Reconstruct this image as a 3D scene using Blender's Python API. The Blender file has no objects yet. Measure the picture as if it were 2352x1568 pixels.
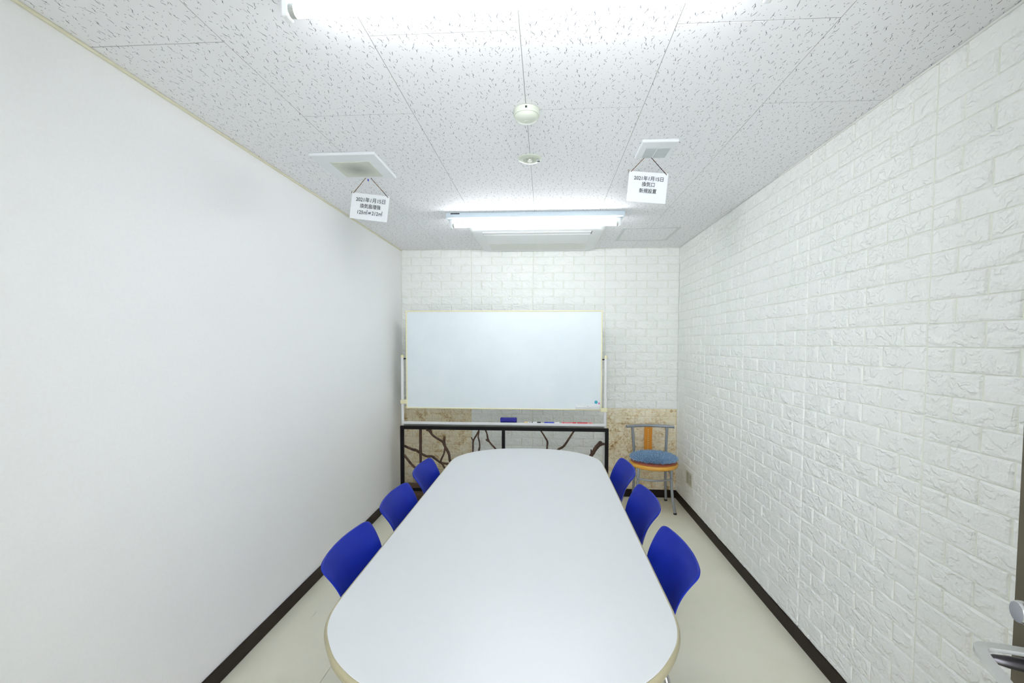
import bpy, bmesh, math, random
from mathutils import Vector, Matrix
PI = math.pi
random.seed(7)
sc = bpy.context.scene
COL = sc.collection

# ------------------------------------------------------------------ camera
CAM_H = 1.4977
F, PITCH, YAW, ROLL, DCX, DCY = 1029.75, -0.04404, 0.06038, -0.002534, 14.47, 50.44
XL, XR, YB, ZC = -1.433, 1.2808, 4.4089, 2.4206        # left wall, right wall, back wall, ceiling
YF = -0.10                                             # wall behind the camera
rotm = Matrix.Rotation(YAW, 3, 'Z') @ Matrix.Rotation(PITCH, 3, 'X') @ Matrix.Rotation(ROLL, 3, 'Y')
cx, cy, cz = rotm.col[0], rotm.col[2], -rotm.col[1]
cam = bpy.data.cameras.new('camera')
cam.sensor_width = 36.0
cam.lens = F / 2352 * 36
cam.shift_x = -DCX / 2352
cam.shift_y = DCY / 2352
cam.clip_start = 0.02
camo = bpy.data.objects.new('camera', cam)
camo.matrix_world = Matrix(((cx[0], cy[0], cz[0], 0), (cx[1], cy[1], cz[1], 0), (cx[2], cy[2], cz[2], CAM_H), (0, 0, 0, 1)))
COL.objects.link(camo)
sc.camera = camo

# ------------------------------------------------------------------ light and exposure
TUBE_FAR, TUBE_NEAR = 31.0, 18.0                          # far tube set stronger to even out near and far brightness
TUBE_COLOR = (0.965, 0.995, 1.045, 1)
world = bpy.data.worlds.new('world')
sc.world = world
world.use_nodes = True
world.node_tree.nodes['Background'].inputs[0].default_value = (0.91, 0.96, 1.05, 1)
world.node_tree.nodes['Background'].inputs[1].default_value = 5.5  # strong daylight added as fill, entering by the doorway behind the camera
vs = sc.view_settings
sc.display_settings.display_device = 'sRGB'
vs.view_transform = 'Standard'
vs.look = 'None'
vs.exposure = 0.57
vs.gamma = 1.0
vs.use_curve_mapping = False
try:
    sc.cycles.max_bounces = 9
    sc.cycles.use_adaptive_sampling = True
    sc.cycles.adaptive_threshold = 0.05
    sc.cycles.use_denoising = True
    sc.cycles.diffuse_bounces = 7
    sc.cycles.glossy_bounces = 4
    sc.cycles.sample_clamp_indirect = 8
except Exception:
    pass

# ------------------------------------------------------------------ materials
def lin(r, g, b):
    f = lambda c: (c / 255 / 12.92) if c / 255 <= 0.04045 else ((c / 255 + 0.055) / 1.055) ** 2.4
    return (f(r), f(g), f(b), 1.0)

class NT:
    def __init__(s, name):
        s.m = bpy.data.materials.new(name)
        s.m.use_nodes = True
        s.t = s.m.node_tree
        s.b = s.t.nodes['Principled BSDF']
    def n(s, typ, **kw):
        nd = s.t.nodes.new(typ)
        for k, v in kw.items():
            if k.startswith('i_'):
                nd.inputs[k[2:].replace('_', ' ')].default_value = v
            else:
                setattr(nd, k, v)
        return nd
    def l(s, a, b):
        s.t.links.new(a, b)
    def math(s, op, a, b=None, c=None):
        nd = s.t.nodes.new('ShaderNodeMath')
        nd.operation = op
        for i, v in enumerate((a, b, c)):
            if v is None:
                continue
            if isinstance(v, (int, float)):
                nd.inputs[i].default_value = v
            else:
                s.l(v, nd.inputs[i])
        return nd.outputs[0]
    def pos(s):
        return s.n('ShaderNodeNewGeometry').outputs['Position']
    def obj(s):
        return s.n('ShaderNodeTexCoord').outputs['Object']
    def noise(s, vec, scale, detail=3, rough=0.55, dist=0.0):
        nd = s.n('ShaderNodeTexNoise')
        nd.inputs['Scale'].default_value = scale
        nd.inputs['Detail'].default_value = detail
        nd.inputs['Roughness'].default_value = rough
        nd.inputs['Distortion'].default_value = dist
        if vec is not None:
            s.l(vec, nd.inputs['Vector'])
        return nd
    def ramp(s, fac, stops):
        nd = s.n('ShaderNodeValToRGB')
        el = nd.color_ramp.elements
        while len(el) < len(stops):
            el.new(0.5)
        for e, (p, c) in zip(el, stops):
            e.position = p
            e.color = c if len(c) == 4 else (*c, 1)
        s.l(fac, nd.inputs[0])
        return nd.outputs[0]
    def bump(s, h, strength, dist):
        nd = s.n('ShaderNodeBump')
        nd.inputs['Strength'].default_value = strength
        nd.inputs['Distance'].default_value = dist
        s.l(h, nd.inputs['Height'])
        s.l(nd.outputs[0], s.b.inputs['Normal'])
    def set(s, col=None, rough=None, metal=None, spec=None):
        if col is not None:
            s.b.inputs['Base Color'].default_value = col
        if rough is not None:
            s.b.inputs['Roughness'].default_value = rough
        if metal is not None:
            s.b.inputs['Metallic'].default_value = metal
        if spec is not None:
            s.b.inputs['Specular IOR Level'].default_value = spec
        return s

MATS = {}
def plain(name, col, rough=0.5, metal=0.0, spec=0.5, wear=0.03, scale=40, bump=0.0):
    """a procedural material: one colour with a faint grain of its own"""
    m = NT(name).set(col, rough, metal, spec)
    nz = m.noise(m.obj(), scale, 3)
    c0 = tuple(max(0, x * (1 - wear)) for x in col[:3])
    c1 = tuple(min(1, x * (1 + wear)) for x in col[:3])
    m.l(m.ramp(nz.outputs['Fac'], [(0.3, c0), (0.7, c1)]), m.b.inputs['Base Color'])
    if bump:
        m.bump(nz.outputs['Fac'], 0.4, bump)
    MATS[name] = m.m
    return m.m

plain('paint_white', lin(243, 243, 242), 0.55, wear=0.012, scale=90, bump=0.0006)
plain('plaster_white', lin(243, 243, 242), 0.6, wear=0.01, scale=30)
plain('added_passage_paint', lin(214, 214, 212), 0.7)
plain('cream_trim', lin(226, 222, 196), 0.5, wear=0.02)
plain('white_trim', lin(232, 232, 226), 0.5, wear=0.02)
plain('dark_brown_vinyl', lin(42, 32, 25), 0.5, wear=0.08, spec=0.2)
plain('grout', lin(234, 235, 222), 0.7, wear=0.02)
plain('joint_back', lin(165, 165, 160), 0.8)
plain('table_laminate', lin(216, 218, 219), 0.32, wear=0.008, scale=200, spec=0.4)
plain('table_edging', lin(172, 164, 132), 0.4, wear=0.03)
plain('black_metal', lin(18, 15, 16), 0.55, wear=0.1, spec=0.2)
plain('black_rubber', lin(22, 22, 24), 0.6, wear=0.1)
plain('silver_tube', lin(150, 155, 160), 0.38, metal=0.35, wear=0.03)
plain('chrome', lin(205, 205, 205), 0.18, metal=1.0, wear=0.02)
plain('satin_steel', lin(178, 180, 174), 0.5, metal=0.2, wear=0.03)
plain('white_plastic', lin(236, 238, 238), 0.4, wear=0.01)
plain('ivory_plastic', lin(208, 213, 198), 0.4, wear=0.01)
plain('hatch_grey', lin(212, 216, 214), 0.5, wear=0.02)
plain('panel_white', lin(232, 235, 237), 0.5, wear=0.01)
plain('beige_grout', lin(226, 214, 180), 0.7, wear=0.04)
plain('grille_pale', lin(226, 228, 222), 0.5, wear=0.02)
plain('grey_plastic', lin(196, 202, 202), 0.5, wear=0.02)
plain('stand_white', lin(232, 232, 232), 0.35, wear=0.01)
plain('stand_grey', lin(150, 154, 146), 0.5, wear=0.02)
plain('cream_plastic', lin(236, 230, 190), 0.45, wear=0.02)
plain('paper', lin(240, 243, 245), 0.8, wear=0.006, scale=300)
plain('ink', lin(38, 40, 44), 0.8, wear=0.02)
plain('fixture_white', lin(214, 228, 236), 0.4, wear=0.01)
plain('magnet_turquoise', lin(60, 180, 200), 0.4)
plain('magnet_pink', lin(225, 110, 175), 0.4)
plain('eraser_blue', lin(28, 22, 140), 0.5)
plain('felt_dark', lin(20, 30, 50), 0.9, wear=0.1)
plain('ink_black', lin(25, 25, 28), 0.4)
plain('marker_white', lin(236, 236, 236), 0.4)
plain('marker_blue', lin(45, 60, 190), 0.4)
plain('marker_red', lin(215, 45, 60), 0.4)
plain('marker_pink', lin(235, 130, 140), 0.4)
plain('marker_yellow', lin(235, 205, 140), 0.4)
plain('orange_wood', lin(216, 140, 40), 0.35, wear=0.06, scale=25)
plain('yellow_wood', lin(226, 168, 70), 0.35, wear=0.05, scale=25)
plain('terracotta_vinyl', lin(172, 92, 70), 0.6, wear=0.05)
plain('outlet_beige', lin(200, 198, 180), 0.5)
plain('outlet_grey', lin(172, 170, 152), 0.5)
plain('door_brown', lin(80, 72, 55), 0.5, wear=0.04)
plain('dark_steel', lin(84, 82, 84), 0.28, metal=0.9, wear=0.03)
plain('sensor_dark', lin(50, 60, 55), 0.5)
plain('bulb_glass', lin(230, 232, 220), 0.15, spec=0.8)
plain('slat_hole', lin(238, 226, 180), 0.5)

def mat_blue():
    m = NT('blue_plastic').set(lin(12, 38, 154), 0.45, 0, 0.25)
    nz = m.noise(m.obj(), 700, 2)
    m.bump(nz.outputs['Fac'], 0.25, 0.0004)
    n2 = m.noise(m.obj(), 9, 2)
    m.l(m.ramp(n2.outputs['Fac'], [(0.3, lin(10, 34, 148)), (0.7, lin(14, 40, 158))]), m.b.inputs['Base Color'])
    MATS['blue_plastic'] = m.m
mat_blue()

def mat_board():
    m = NT('whiteboard_enamel').set(lin(232, 240, 243), 0.5, 0, 0.3)
    nz = m.noise(m.obj(), 3.0, 4, 0.6)
    m.l(m.ramp(nz.outputs['Fac'], [(0.3, lin(225, 234, 237)), (0.7, lin(232, 239, 241))]), m.b.inputs['Base Color'])
    MATS['whiteboard_enamel'] = m.m
mat_board()

def mat_brick(name, beige):
    m = NT(name).set(lin(236, 238, 238), 0.42, 0, 0.4)
    p = m.pos()
    # chiselled face: warped cells give broken ledges, noise gives grain
    warp = m.noise(p, 14, 3, 0.6)
    mix = m.n('ShaderNodeMix', data_type='RGBA', blend_type='LINEAR_LIGHT')
    mix.inputs[0].default_value = 0.06
    m.l(p, mix.inputs[6]); m.l(warp.outputs['Color'], mix.inputs[7])
    sc_ = m.n('ShaderNodeMapping')
    sc_.inputs['Scale'].default_value = (1.0, 1.0, 2.0)
    sc_.inputs['Rotation'].default_value = (0.35, 0.35, 0)
    m.l(mix.outputs[2], sc_.inputs['Vector'])
    v = m.n('ShaderNodeTexVoronoi', feature='F1')
    v.inputs['Scale'].default_value = 17
    m.l(sc_.outputs[0], v.inputs['Vector'])
    n2 = m.noise(sc_.outputs[0], 45, 3, 0.6)
    chip = m.ramp(v.outputs['Distance'], [(0.30, (1, 1, 1)), (0.52, (0.35, 0.35, 0.35)), (0.8, (0, 0, 0))])
    h = m.math('MULTIPLY_ADD', n2.outputs['Fac'], 0.35, chip)
    m.bump(h, 0.62, 0.0068)
    if beige:
        n3 = m.noise(p, 34, 5, 0.68, 0.8)
        n4 = m.noise(p, 9, 3, 0.6)
        f = m.math('MULTIPLY_ADD', n4.outputs['Fac'], 0.45, m.math('MULTIPLY', n3.outputs['Fac'], 0.75))
        c = m.ramp(f, [(0.41, lin(168, 128, 78)), (0.49, lin(212, 186, 138)), (0.57, lin(236, 222, 188)), (0.70, lin(244, 236, 212))])
        m.l(c, m.b.inputs['Base Color'])
    else:
        n3 = m.noise(p, 6, 2)
        c = m.ramp(n3.outputs['Fac'], [(0.3, lin(242, 244, 239)), (0.7, lin(246, 247, 243))])
        m.l(c, m.b.inputs['Base Color'])
    MATS[name] = m.m
mat_brick('white_brick_foam', False)
mat_brick('beige_brick_foam', True)

def mat_ceiling():
    m = NT('pitted_ceiling_board').set(lin(226, 228, 230), 0.75, 0, 0.2)
    p = m.pos()
    wob = m.noise(p, 130, 2, 0.5)
    def layer(scale, rnd, w, ang, lo, hi, wig):
        v = m.n('ShaderNodeTexVoronoi', feature='F1', voronoi_dimensions='2D')
        v.inputs['Scale'].default_value = scale
        v.inputs['Randomness'].default_value = rnd
        m.l(p, v.inputs['Vector'])
        sub = m.n('ShaderNodeVectorMath', operation='SUBTRACT')
        m.l(p, sub.inputs[0])
        m.l(v.outputs['Position'], sub.inputs[1])
        sep = m.n('ShaderNodeSeparateXYZ'); m.l(sub.outputs[0], sep.inputs[0])
        sepc = m.n('ShaderNodeSeparateColor'); m.l(v.outputs['Color'], sepc.inputs[0])
        a = m.math('MULTIPLY_ADD', sepc.outputs[0], 2 * ang, -ang)
        ca, sa = m.math('COSINE', a), m.math('SINE', a)
        lx = m.math('SUBTRACT', m.math('MULTIPLY', sep.outputs[0], ca), m.math('MULTIPLY', sep.outputs[1], sa))
        ly = m.math('ADD', m.math('MULTIPLY', sep.outputs[0], sa), m.math('MULTIPLY', sep.outputs[1], ca))
        ph = m.math('MULTIPLY_ADD', ly, 330.0, m.math('MULTIPLY', sepc.outputs[2], 6.28))
        lx = m.math('ADD', lx, m.math('MULTIPLY', m.math('SINE', ph), wig))
        lx = m.math('ADD', lx, m.math('MULTIPLY', m.math('SUBTRACT', wob.outputs['Fac'], 0.5), wig * 5.0))
        hl = m.math('MULTIPLY_ADD', sepc.outputs[1], hi - lo, lo)
        along = m.math('SUBTRACT', 1.0, m.math('DIVIDE', m.math('ABSOLUTE', ly), hl))
        ww = m.math('MULTIPLY', m.math('POWER', m.math('MAXIMUM', along, 0.0), 0.45), w)
        d = m.math('SUBTRACT', ww, m.math('ABSOLUTE', lx))
        return m.math('MINIMUM', m.math('MAXIMUM', m.math('DIVIDE', d, w * 0.6), 0.0), 1.0)
    L1 = layer(26.0, 0.95, 0.0016, 0.5, 0.004, 0.016, 0.0010)
    L2 = layer(38.0, 1.0, 0.0015, 1.5, 0.0012, 0.0028, 0.0002)
    L3 = layer(29.0, 1.0, 0.0011, 0.7, 0.0015, 0.010, 0.0008)
    mx = m.math('MAXIMUM', m.math('MAXIMUM', L1, L2), m.math('MULTIPLY', L3, 0.8))
    c = m.n('ShaderNodeMix', data_type='RGBA')
    m.l(mx, c.inputs[0])
    c.inputs[6].default_value = lin(240, 240, 241)
    c.inputs[7].default_value = lin(104, 110, 116)
    m.l(c.outputs[2], m.b.inputs['Base Color'])
    MATS['pitted_ceiling_board'] = m.m
mat_ceiling()

def mat_floor():
    m = NT('beige_vinyl_floor').set(lin(216, 212, 194), 0.38, 0, 0.4)
    p = m.pos()
    n1 = m.noise(p, 2.2, 5, 0.6)
    n2 = m.noise(p, 160, 2, 0.5)
    f = m.math('MULTIPLY_ADD', n2.outputs['Fac'], 0.12, n1.outputs['Fac'])
    base = m.ramp(f, [(0.35, lin(226, 223, 201)), (0.8, lin(234, 231, 212))])
    # scuffs: few short dark scratches
    mp = m.n('ShaderNodeMapping')
    mp.inputs['Rotation'].default_value = (0, 0, 0.5)
    mp.inputs['Scale'].default_value = (26, 3.0, 1)
    m.l(p, mp.inputs['Vector'])
    n3 = m.noise(mp.outputs[0], 1.0, 2, 0.5)
    sf = m.ramp(n3.outputs['Fac'], [(0.74, (0, 0, 0)), (0.80, (1, 1, 1))])
    mx = m.n('ShaderNodeMix', data_type='RGBA')
    m.l(m.math('MULTIPLY', sf, 0.3), mx.inputs[0])
    m.l(base, mx.inputs[6])
    mx.inputs[7].default_value = lin(150, 140, 120)
    m.l(mx.outputs[2], m.b.inputs['Base Color'])
    m.bump(n2.outputs['Fac'], 0.15, 0.0006)
    MATS['beige_vinyl_floor'] = m.m
mat_floor()

def mat_bark():
    m = NT('dark_bark').set(lin(66, 46, 34), 0.7)
    mp = m.n('ShaderNodeMapping')
    mp.inputs['Scale'].default_value = (60, 60, 12)
    m.l(m.obj(), mp.inputs['Vector'])
    nz = m.noise(mp.outputs[0], 1.0, 4, 0.6)
    m.l(m.ramp(nz.outputs['Fac'], [(0.3, lin(46, 31, 24)), (0.7, lin(92, 66, 46))]), m.b.inputs['Base Color'])
    m.bump(nz.outputs['Fac'], 0.5, 0.003)
    MATS['dark_bark'] = m.m
    m = NT('dark_plank').set(lin(70, 50, 38), 0.5)
    mp = m.n('ShaderNodeMapping')
    mp.inputs['Scale'].default_value = (4, 60, 60)
    m.l(m.obj(), mp.inputs['Vector'])
    nz = m.noise(mp.outputs[0], 1.0, 4, 0.6)
    m.l(m.ramp(nz.outputs['Fac'], [(0.3, lin(52, 36, 28)), (0.7, lin(90, 64, 48))]), m.b.inputs['Base Color'])
    MATS['dark_plank'] = m.m
mat_bark()

def mat_shag():
    m = NT('blue_shag').set(lin(110, 148, 186), 0.9, 0, 0.1)
    nz = m.noise(m.pos(), 120, 2, 0.6)
    m.l(m.ramp(nz.outputs['Fac'], [(0.32, lin(96, 138, 182)), (0.52, lin(158, 192, 220)), (0.68, lin(220, 234, 246))]), m.b.inputs['Base Color'])
    MATS['blue_shag'] = m.m
mat_shag()

def mat_rope():
    m = NT('twisted_cord').set(lin(90, 60, 20), 0.8)
    w = m.n('ShaderNodeTexWave', wave_type='BANDS', bands_direction='DIAGONAL')
    w.inputs['Scale'].default_value = 60
    w.inputs['Distortion'].default_value = 1.0
    m.l(m.obj(), w.inputs['Vector'])
    m.l(m.ramp(w.outputs['Color'], [(0.35, lin(40, 26, 18)), (0.65, lin(150, 108, 48))]), m.b.inputs['Base Color'])
    MATS['twisted_cord'] = m.m
mat_rope()

def mat_grille():
    m = NT('dusty_grille').set(lin(214, 216, 206), 0.6)
    # dust: greyest where the fan draws, fading outwards (object space: origin at the grille centre)
    o = m.obj()
    ln = m.n('ShaderNodeVectorMath', operation='LENGTH')
    m.l(o, ln.inputs[0])
    nz = m.noise(o, 40, 4, 0.6)
    f = m.math('MULTIPLY_ADD', nz.outputs['Fac'], 0.04, ln.outputs['Value'])
    m.l(m.ramp(f, [(0.03, lin(168, 172, 164)), (0.12, lin(214, 217, 206))]), m.b.inputs['Base Color'])
    MATS['dusty_grille'] = m.m
mat_grille()

def mat_tube(name, strength):
    m = bpy.data.materials.new(name)
    m.use_nodes = True
    t = m.node_tree
    t.nodes.clear()
    e = t.nodes.new('ShaderNodeEmission')
    e.inputs[0].default_value = TUBE_COLOR
    e.inputs[1].default_value = strength
    o = t.nodes.new('ShaderNodeOutputMaterial')
    t.links.new(e.outputs[0], o.inputs[0])
    MATS[name] = m
mat_tube('far_tube_glow', TUBE_FAR)
mat_tube('near_tube_glow', TUBE_NEAR)

# ------------------------------------------------------------------ object helpers
class MB:
    """collects geometry for ONE mesh object"""
    def __init__(s):
        s.v, s.f = [], []
    def add(s, vs, fs):
        o = len(s.v)
        s.v += [tuple(v) for v in vs]
        s.f += [tuple(i + o for i in f) for f in fs]
        return s
    def bm(s, bm, mat=None):
        bm.verts.ensure_lookup_table()
        bm.verts.index_update()
        s.add([(mat @ v.co if mat else v.co) for v in bm.verts], [[v.index for v in f.verts] for f in bm.faces])
        bm.free()
        return s
    def box(s, x0, x1, y0, y1, z0, z1, bev=0.0, seg=1, mat=None):
        bm = bmesh.new()
        bmesh.ops.create_cube(bm, size=1)
        for v in bm.verts:
            v.co = Vector(((x0 + x1) / 2 + v.co.x * (x1 - x0), (y0 + y1) / 2 + v.co.y * (y1 - y0), (z0 + z1) / 2 + v.co.z * (z1 - z0)))
        if bev > 0:
            bmesh.ops.bevel(bm, geom=list(bm.edges), offset=bev, segments=seg, profile=0.5, affect='EDGES')
        return s.bm(bm, mat)
    def tube(s, pts, r, n=10, caps=True):
        pts = [Vector(p) for p in pts]
        rs = r if isinstance(r, (list, tuple)) else [r] * len(pts)
        T = [(pts[min(i + 1, len(pts) - 1)] - pts[max(i - 1, 0)]).normalized() for i in range(len(pts))]
        up = Vector((0, 0, 1)) if abs(T[0].z) < 0.9 else Vector((1, 0, 0))
        a = T[0].cross(up).normalized()
        vs, fs = [], []
        for i, p in enumerate(pts):
            a = (a - T[i] * a.dot(T[i])).normalized()
            b = T[i].cross(a)
            for k in range(n):
                th = 2 * PI * k / n
                vs.append(p + (a * math.cos(th) + b * math.sin(th)) * rs[i])
        for i in range(len(pts) - 1):
            for k in range(n):
                k2 = (k + 1) % n
                fs.append((i * n + k, (i + 1) * n + k, (i + 1) * n + k2, i * n + k2))
        if caps:
            fs.append(tuple(range(n)))
            fs.append(tuple((len(pts) - 1) * n + k for k in reversed(range(n))))
        return s.add(vs, fs)
    def lathe(s, prof, c=(0, 0, 0), n=32):
        """prof: (radius, z) list, revolved about z through c"""
        vs, fs = [], []
        for r, z in prof:
            for k in range(n):
                th = 2 * PI * k / n
                vs.append((c[0] + r * math.cos(th), c[1] + r * math.sin(th), c[2] + z))
        for i in range(len(prof) - 1):
            for k in range(n):
                k2 = (k + 1) % n
                fs.append((i * n + k, i * n + k2, (i + 1) * n + k2, (i + 1) * n + k))
        fs.append(tuple(reversed(range(n))))
        fs.append(tuple((len(prof) - 1) * n + k for k in range(n)))
        return s.add(vs, fs)
    def build(s, name, mat, parent=None, smooth=False, origin=None, auto=None):
        me = bpy.data.meshes.new(name)
        v = s.v
        if origin is not None:
            v = [(a[0] - origin[0], a[1] - origin[1], a[2] - origin[2]) for a in v]
        me.from_pydata(v, [], s.f)
        bm = bmesh.new()
        bm.from_mesh(me)
        bmesh.ops.recalc_face_normals(bm, faces=list(bm.faces))
        bm.to_mesh(me)
        bm.free()
        me.materials.append(MATS[mat])
        if smooth:
            me.polygons.foreach_set('use_smooth', [True] * len(me.polygons))
            if auto:
                me.set_sharp_from_angle(angle=math.radians(auto))
        me.update()
        o = bpy.data.objects.new(name, me)
        if origin is not None:
            o.location = origin
        COL.objects.link(o)
        if parent is not None:
            o.parent = parent
            if origin is not None:
                pass
        return o

def smooth_pts(pts, k=6):
    """Catmull-Rom through the points"""
    P = [Vector(p) for p in pts]
    out = []
    for i in range(len(P) - 1):
        p0, p1, p2, p3 = P[max(i - 1, 0)], P[i], P[i + 1], P[min(i + 2, len(P) - 1)]
        for j in range(k):
            t = j / k
            out.append(0.5 * ((2 * p1) + (p2 - p0) * t + (2 * p0 - 5 * p1 + 4 * p2 - p3) * t * t + (3 * p1 - p0 - 3 * p2 + p3) * t ** 3))
    out.append(P[-1])
    return out

def tag(o, label, cat, group=None, kind=None):
    o['label'] = label
    if cat:
        o['category'] = cat
    if group:
        o['group'] = group
    if kind:
        o['kind'] = kind
    return o

def thing(name, label, cat, loc=(0, 0, 0), rz=0.0, group=None):
    o = bpy.data.objects.new(name, None)
    o.empty_display_size = 0.05
    o.location = loc
    o.rotation_euler = (0, 0, rz)
    COL.objects.link(o)
    return tag(o, label, cat, group)

def dup(root, loc, rz, label, name=None):
    r = root.copy()
    COL.objects.link(r)
    r.location = loc
    r.rotation_euler = (0, 0, rz)
    r['label'] = label
    for ch in list(root.children):
        c = ch.copy()
        COL.objects.link(c)
        c.parent = r
        for g in list(ch.children):
            d = g.copy()
            COL.objects.link(d)
            d.parent = c
    return r

def structure(o, label=None):
    o['kind'] = 'structure'
    if label:
        o['label'] = label
    return o

# ------------------------------------------------------------------ room shell
T = 0.12
structure(MB().box(XL - T, XL, YF - T, YB + T, 0, ZC + 0.02).build('wall_left', 'paint_white'), 'plain smooth white painted wall')
wall_back = structure(MB().box(XL, XR, YB, YB + T, 0, ZC + 0.02).build('wall_back', 'grout'), 'end wall clad in brick-pattern panels')
wall_right = structure(MB().box(XR, XR + T, YF - T, YB + T, 0, ZC + 0.02).build('wall_right', 'grout'), 'long side wall clad in white brick-pattern panels')
DX0, DX1, DH = -0.34, 0.56, 2.06
structure(MB().box(XL, DX0, YF - T, YF, 0, ZC + 0.02).box(DX1, XR, YF - T, YF, 0, ZC + 0.02).box(DX0, DX1, YF - T, YF, DH, ZC + 0.02)
          .build('wall_front', 'plaster_white'), 'white wall with the doorway')

# unseen passage added to steer daylight fill through the doorway into the room
structure(MB().box(DX0 - 0.42, DX0 - 0.30, YF - T - 1.0, YF - T, 0, 2.4).build('wall_added_passage_left', 'added_passage_paint'), 'side wall of the unseen passage added to steer fill light')
structure(MB().box(DX1 + 0.30, DX1 + 0.42, YF - T - 1.0, YF - T, 0, 2.4).build('wall_added_passage_right', 'added_passage_paint'), 'side wall of the unseen passage added to steer fill light')
structure(MB().box(DX0 - 0.42, DX1 + 0.42, YF - T - 1.0, YF - T, 2.4, 2.5).build('ceiling_added_passage', 'added_passage_paint'), 'ceiling of the unseen passage added to steer fill light')

# floor: two vinyl sheets meeting in a seam on a screed
floor = structure(MB().box(XL - T, XR + T, YF - T - 1.0, YB + T, -0.06, -0.004).build('floor', 'beige_vinyl_floor'), 'beige vinyl floor')
SEAM = -0.986
MB().box(XL, SEAM - 0.0012, YF - T - 1.0, YB, -0.004, 0, 0.0012).build('vinyl_sheet', 'beige_vinyl_floor', floor)
MB().box(SEAM + 0.0012, XR, YF - T - 1.0, YB, -0.004, 0, 0.0012).build('vinyl_sheet', 'beige_vinyl_floor', floor)

# ceiling: boards 455 x 910 mm laid in staggered strips
ceiling = structure(MB().box(XL - T, XR + T, YF - T, YB + T, ZC + 0.0012, ZC + 0.08).build('ceiling', 'joint_back'), 'ceiling of pitted white boards')
jx = [XL, -0.9905, -0.5355, -0.0805, 0.3745, 0.8295, XR]
CY0 = 1.3621
for i in range(6):
    ph = CY0 + (0.455 if i % 2 else 0.0)
    ys = [ph + 0.91 * k for k in range(-3, 6)]
    ys = [YF] + [y for y in ys if YF + 0.02 < y < YB - 0.02] + [YB]
    for y0, y1 in zip(ys[:-1], ys[1:]):
        bm = bmesh.new()
        g, ch = 0.0017, 0.0003
        x0, x1 = jx[i] + 0.0012, jx[i + 1] - 0.0012
        a0, a1 = y0 + g, y1 - g
        vs = [(x0, a0, ZC + 0.009), (x1, a0, ZC + 0.009), (x1, a1, ZC + 0.009), (x0, a1, ZC + 0.009),
              (x0, a0, ZC + ch), (x1, a0, ZC + ch), (x1, a1, ZC + ch), (x0, a1, ZC + ch),
              (x0 + ch, a0 + ch, ZC), (x1 - ch, a0 + ch, ZC), (x1 - ch, a1 - ch, ZC), (x0 + ch, a1 - ch, ZC)]
        fs = [(0, 1, 2, 3), (8, 11, 10, 9)]
        for q in range(4):
            r = (q + 1) % 4
            fs += [(q, 4 + q, 4 + r, r), (4 + q, 8 + q, 8 + r, 4 + r)]
        bm.free()
        MB().add(vs, fs).build('ceiling_board', 'pitted_ceiling_board', ceiling)

# trims and baseboards
structure(MB().box(XL, XL + 0.010, YF, YB, ZC - 0.010, ZC - 0.0005, 0.002).build('trim_1', 'cream_trim'), 'cream moulding along the top of the plain wall')
structure(MB().box(XR - 0.012, XR, YF, 2.55, ZC - 0.008, ZC - 0.0005, 0.002).build('trim_2', 'white_trim'), 'white moulding along the top of the brick wall')
structure(MB().box(XL, XL + 0.009, YF, YB, 0, 0.076, 0.002).build('baseboard_left', 'dark_brown_vinyl'), 'dark brown baseboard under the plain wall')
structure(MB().box(XR - 0.012, XR, YF, YB, 0, 0.074, 0.002).build('baseboard_right', 'dark_brown_vinyl'), 'dark brown baseboard under the brick wall')
structure(MB().box(XL + 0.009, XR - 0.012, YB - 0.012, YB, 0, 0.074, 0.002).build('baseboard_back', 'dark_brown_vinyl'), 'dark brown baseboard under the end wall')

# ------------------------------------------------------------------ brick pattern panels
RH = 0.0775                       # course height
ZROW = 1.800                      # one course line
rb = random.Random(3)
def brick_mesh(L, seed, mat):
    """embossed brick in local axes: x along the wall, z up, face towards -y; about 60 triangles"""
    r = random.Random(seed)
    jh, jv = 0.0011, 0.0032
    x0, x1, z0, z1 = jv, L - jv, jh, RH - jh
    nx = max(3, int(round(L / 0.034)))
    top = [(x0 + (x1 - x0) * k / nx, z1) for k in range(nx + 1)]
    bot = [(x1 - (x1 - x0) * k / nx, z0) for k in range(nx + 1)]
    rim = top + bot
    n = len(rim)
    vs = [(x, 0.0, z) for x, z in rim]
    for k, (x, z) in enumerate(rim):           # shoulder: just inside the edge, nearly full height
        cxx = x + (0.0025 if x < x0 + 1e-6 else -0.0025 if x > x1 - 1e-6 else 0)
        czz = z + (-0.002 if z > RH / 2 else 0.002)
        vs.append((cxx, -0.0034 - r.uniform(0, 0.0008), czz))
    for k, (x, z) in enumerate(rim):           # ragged inner line: deeper broken edge at the bottom
        ins = r.uniform(0.003, 0.009) if z > RH / 2 else r.uniform(0.006, 0.024)
        czz = z + (-ins if z > RH / 2 else ins)
        ex = r.uniform(0.004, 0.012)
        cxx = x + (ex if x < x0 + 1e-6 else -ex if x > x1 - 1e-6 else r.uniform(-0.006, 0.006))
        vs.append((cxx, -0.0056 - r.uniform(0, 0.0016), czz))
    fs = []
    for lv in range(2):
        for k in range(n):
            k2 = (k + 1) % n
            fs.append((lv * n + k, lv * n + k2, (lv + 1) * n + k2, (lv + 1) * n + k))
    for k in range(nx):                        # face: strip between the ragged top and bottom lines
        a, b = 2 * n + k, 2 * n + k + 1
        c, d = 2 * n + (2 * nx + 1) - k - 1, 2 * n + (2 * nx + 1) - k
        fs.append((a, b, c, d))
    me = bpy.data.meshes.new('brick')
    me.from_pydata(vs, [], fs)
    bm = bmesh.new(); bm.from_mesh(me)
    bmesh.ops.recalc_face_normals(bm, faces=list(bm.faces))
    bm.to_mesh(me); bm.free()
    me.materials.append(MATS[mat])
    return me

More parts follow.
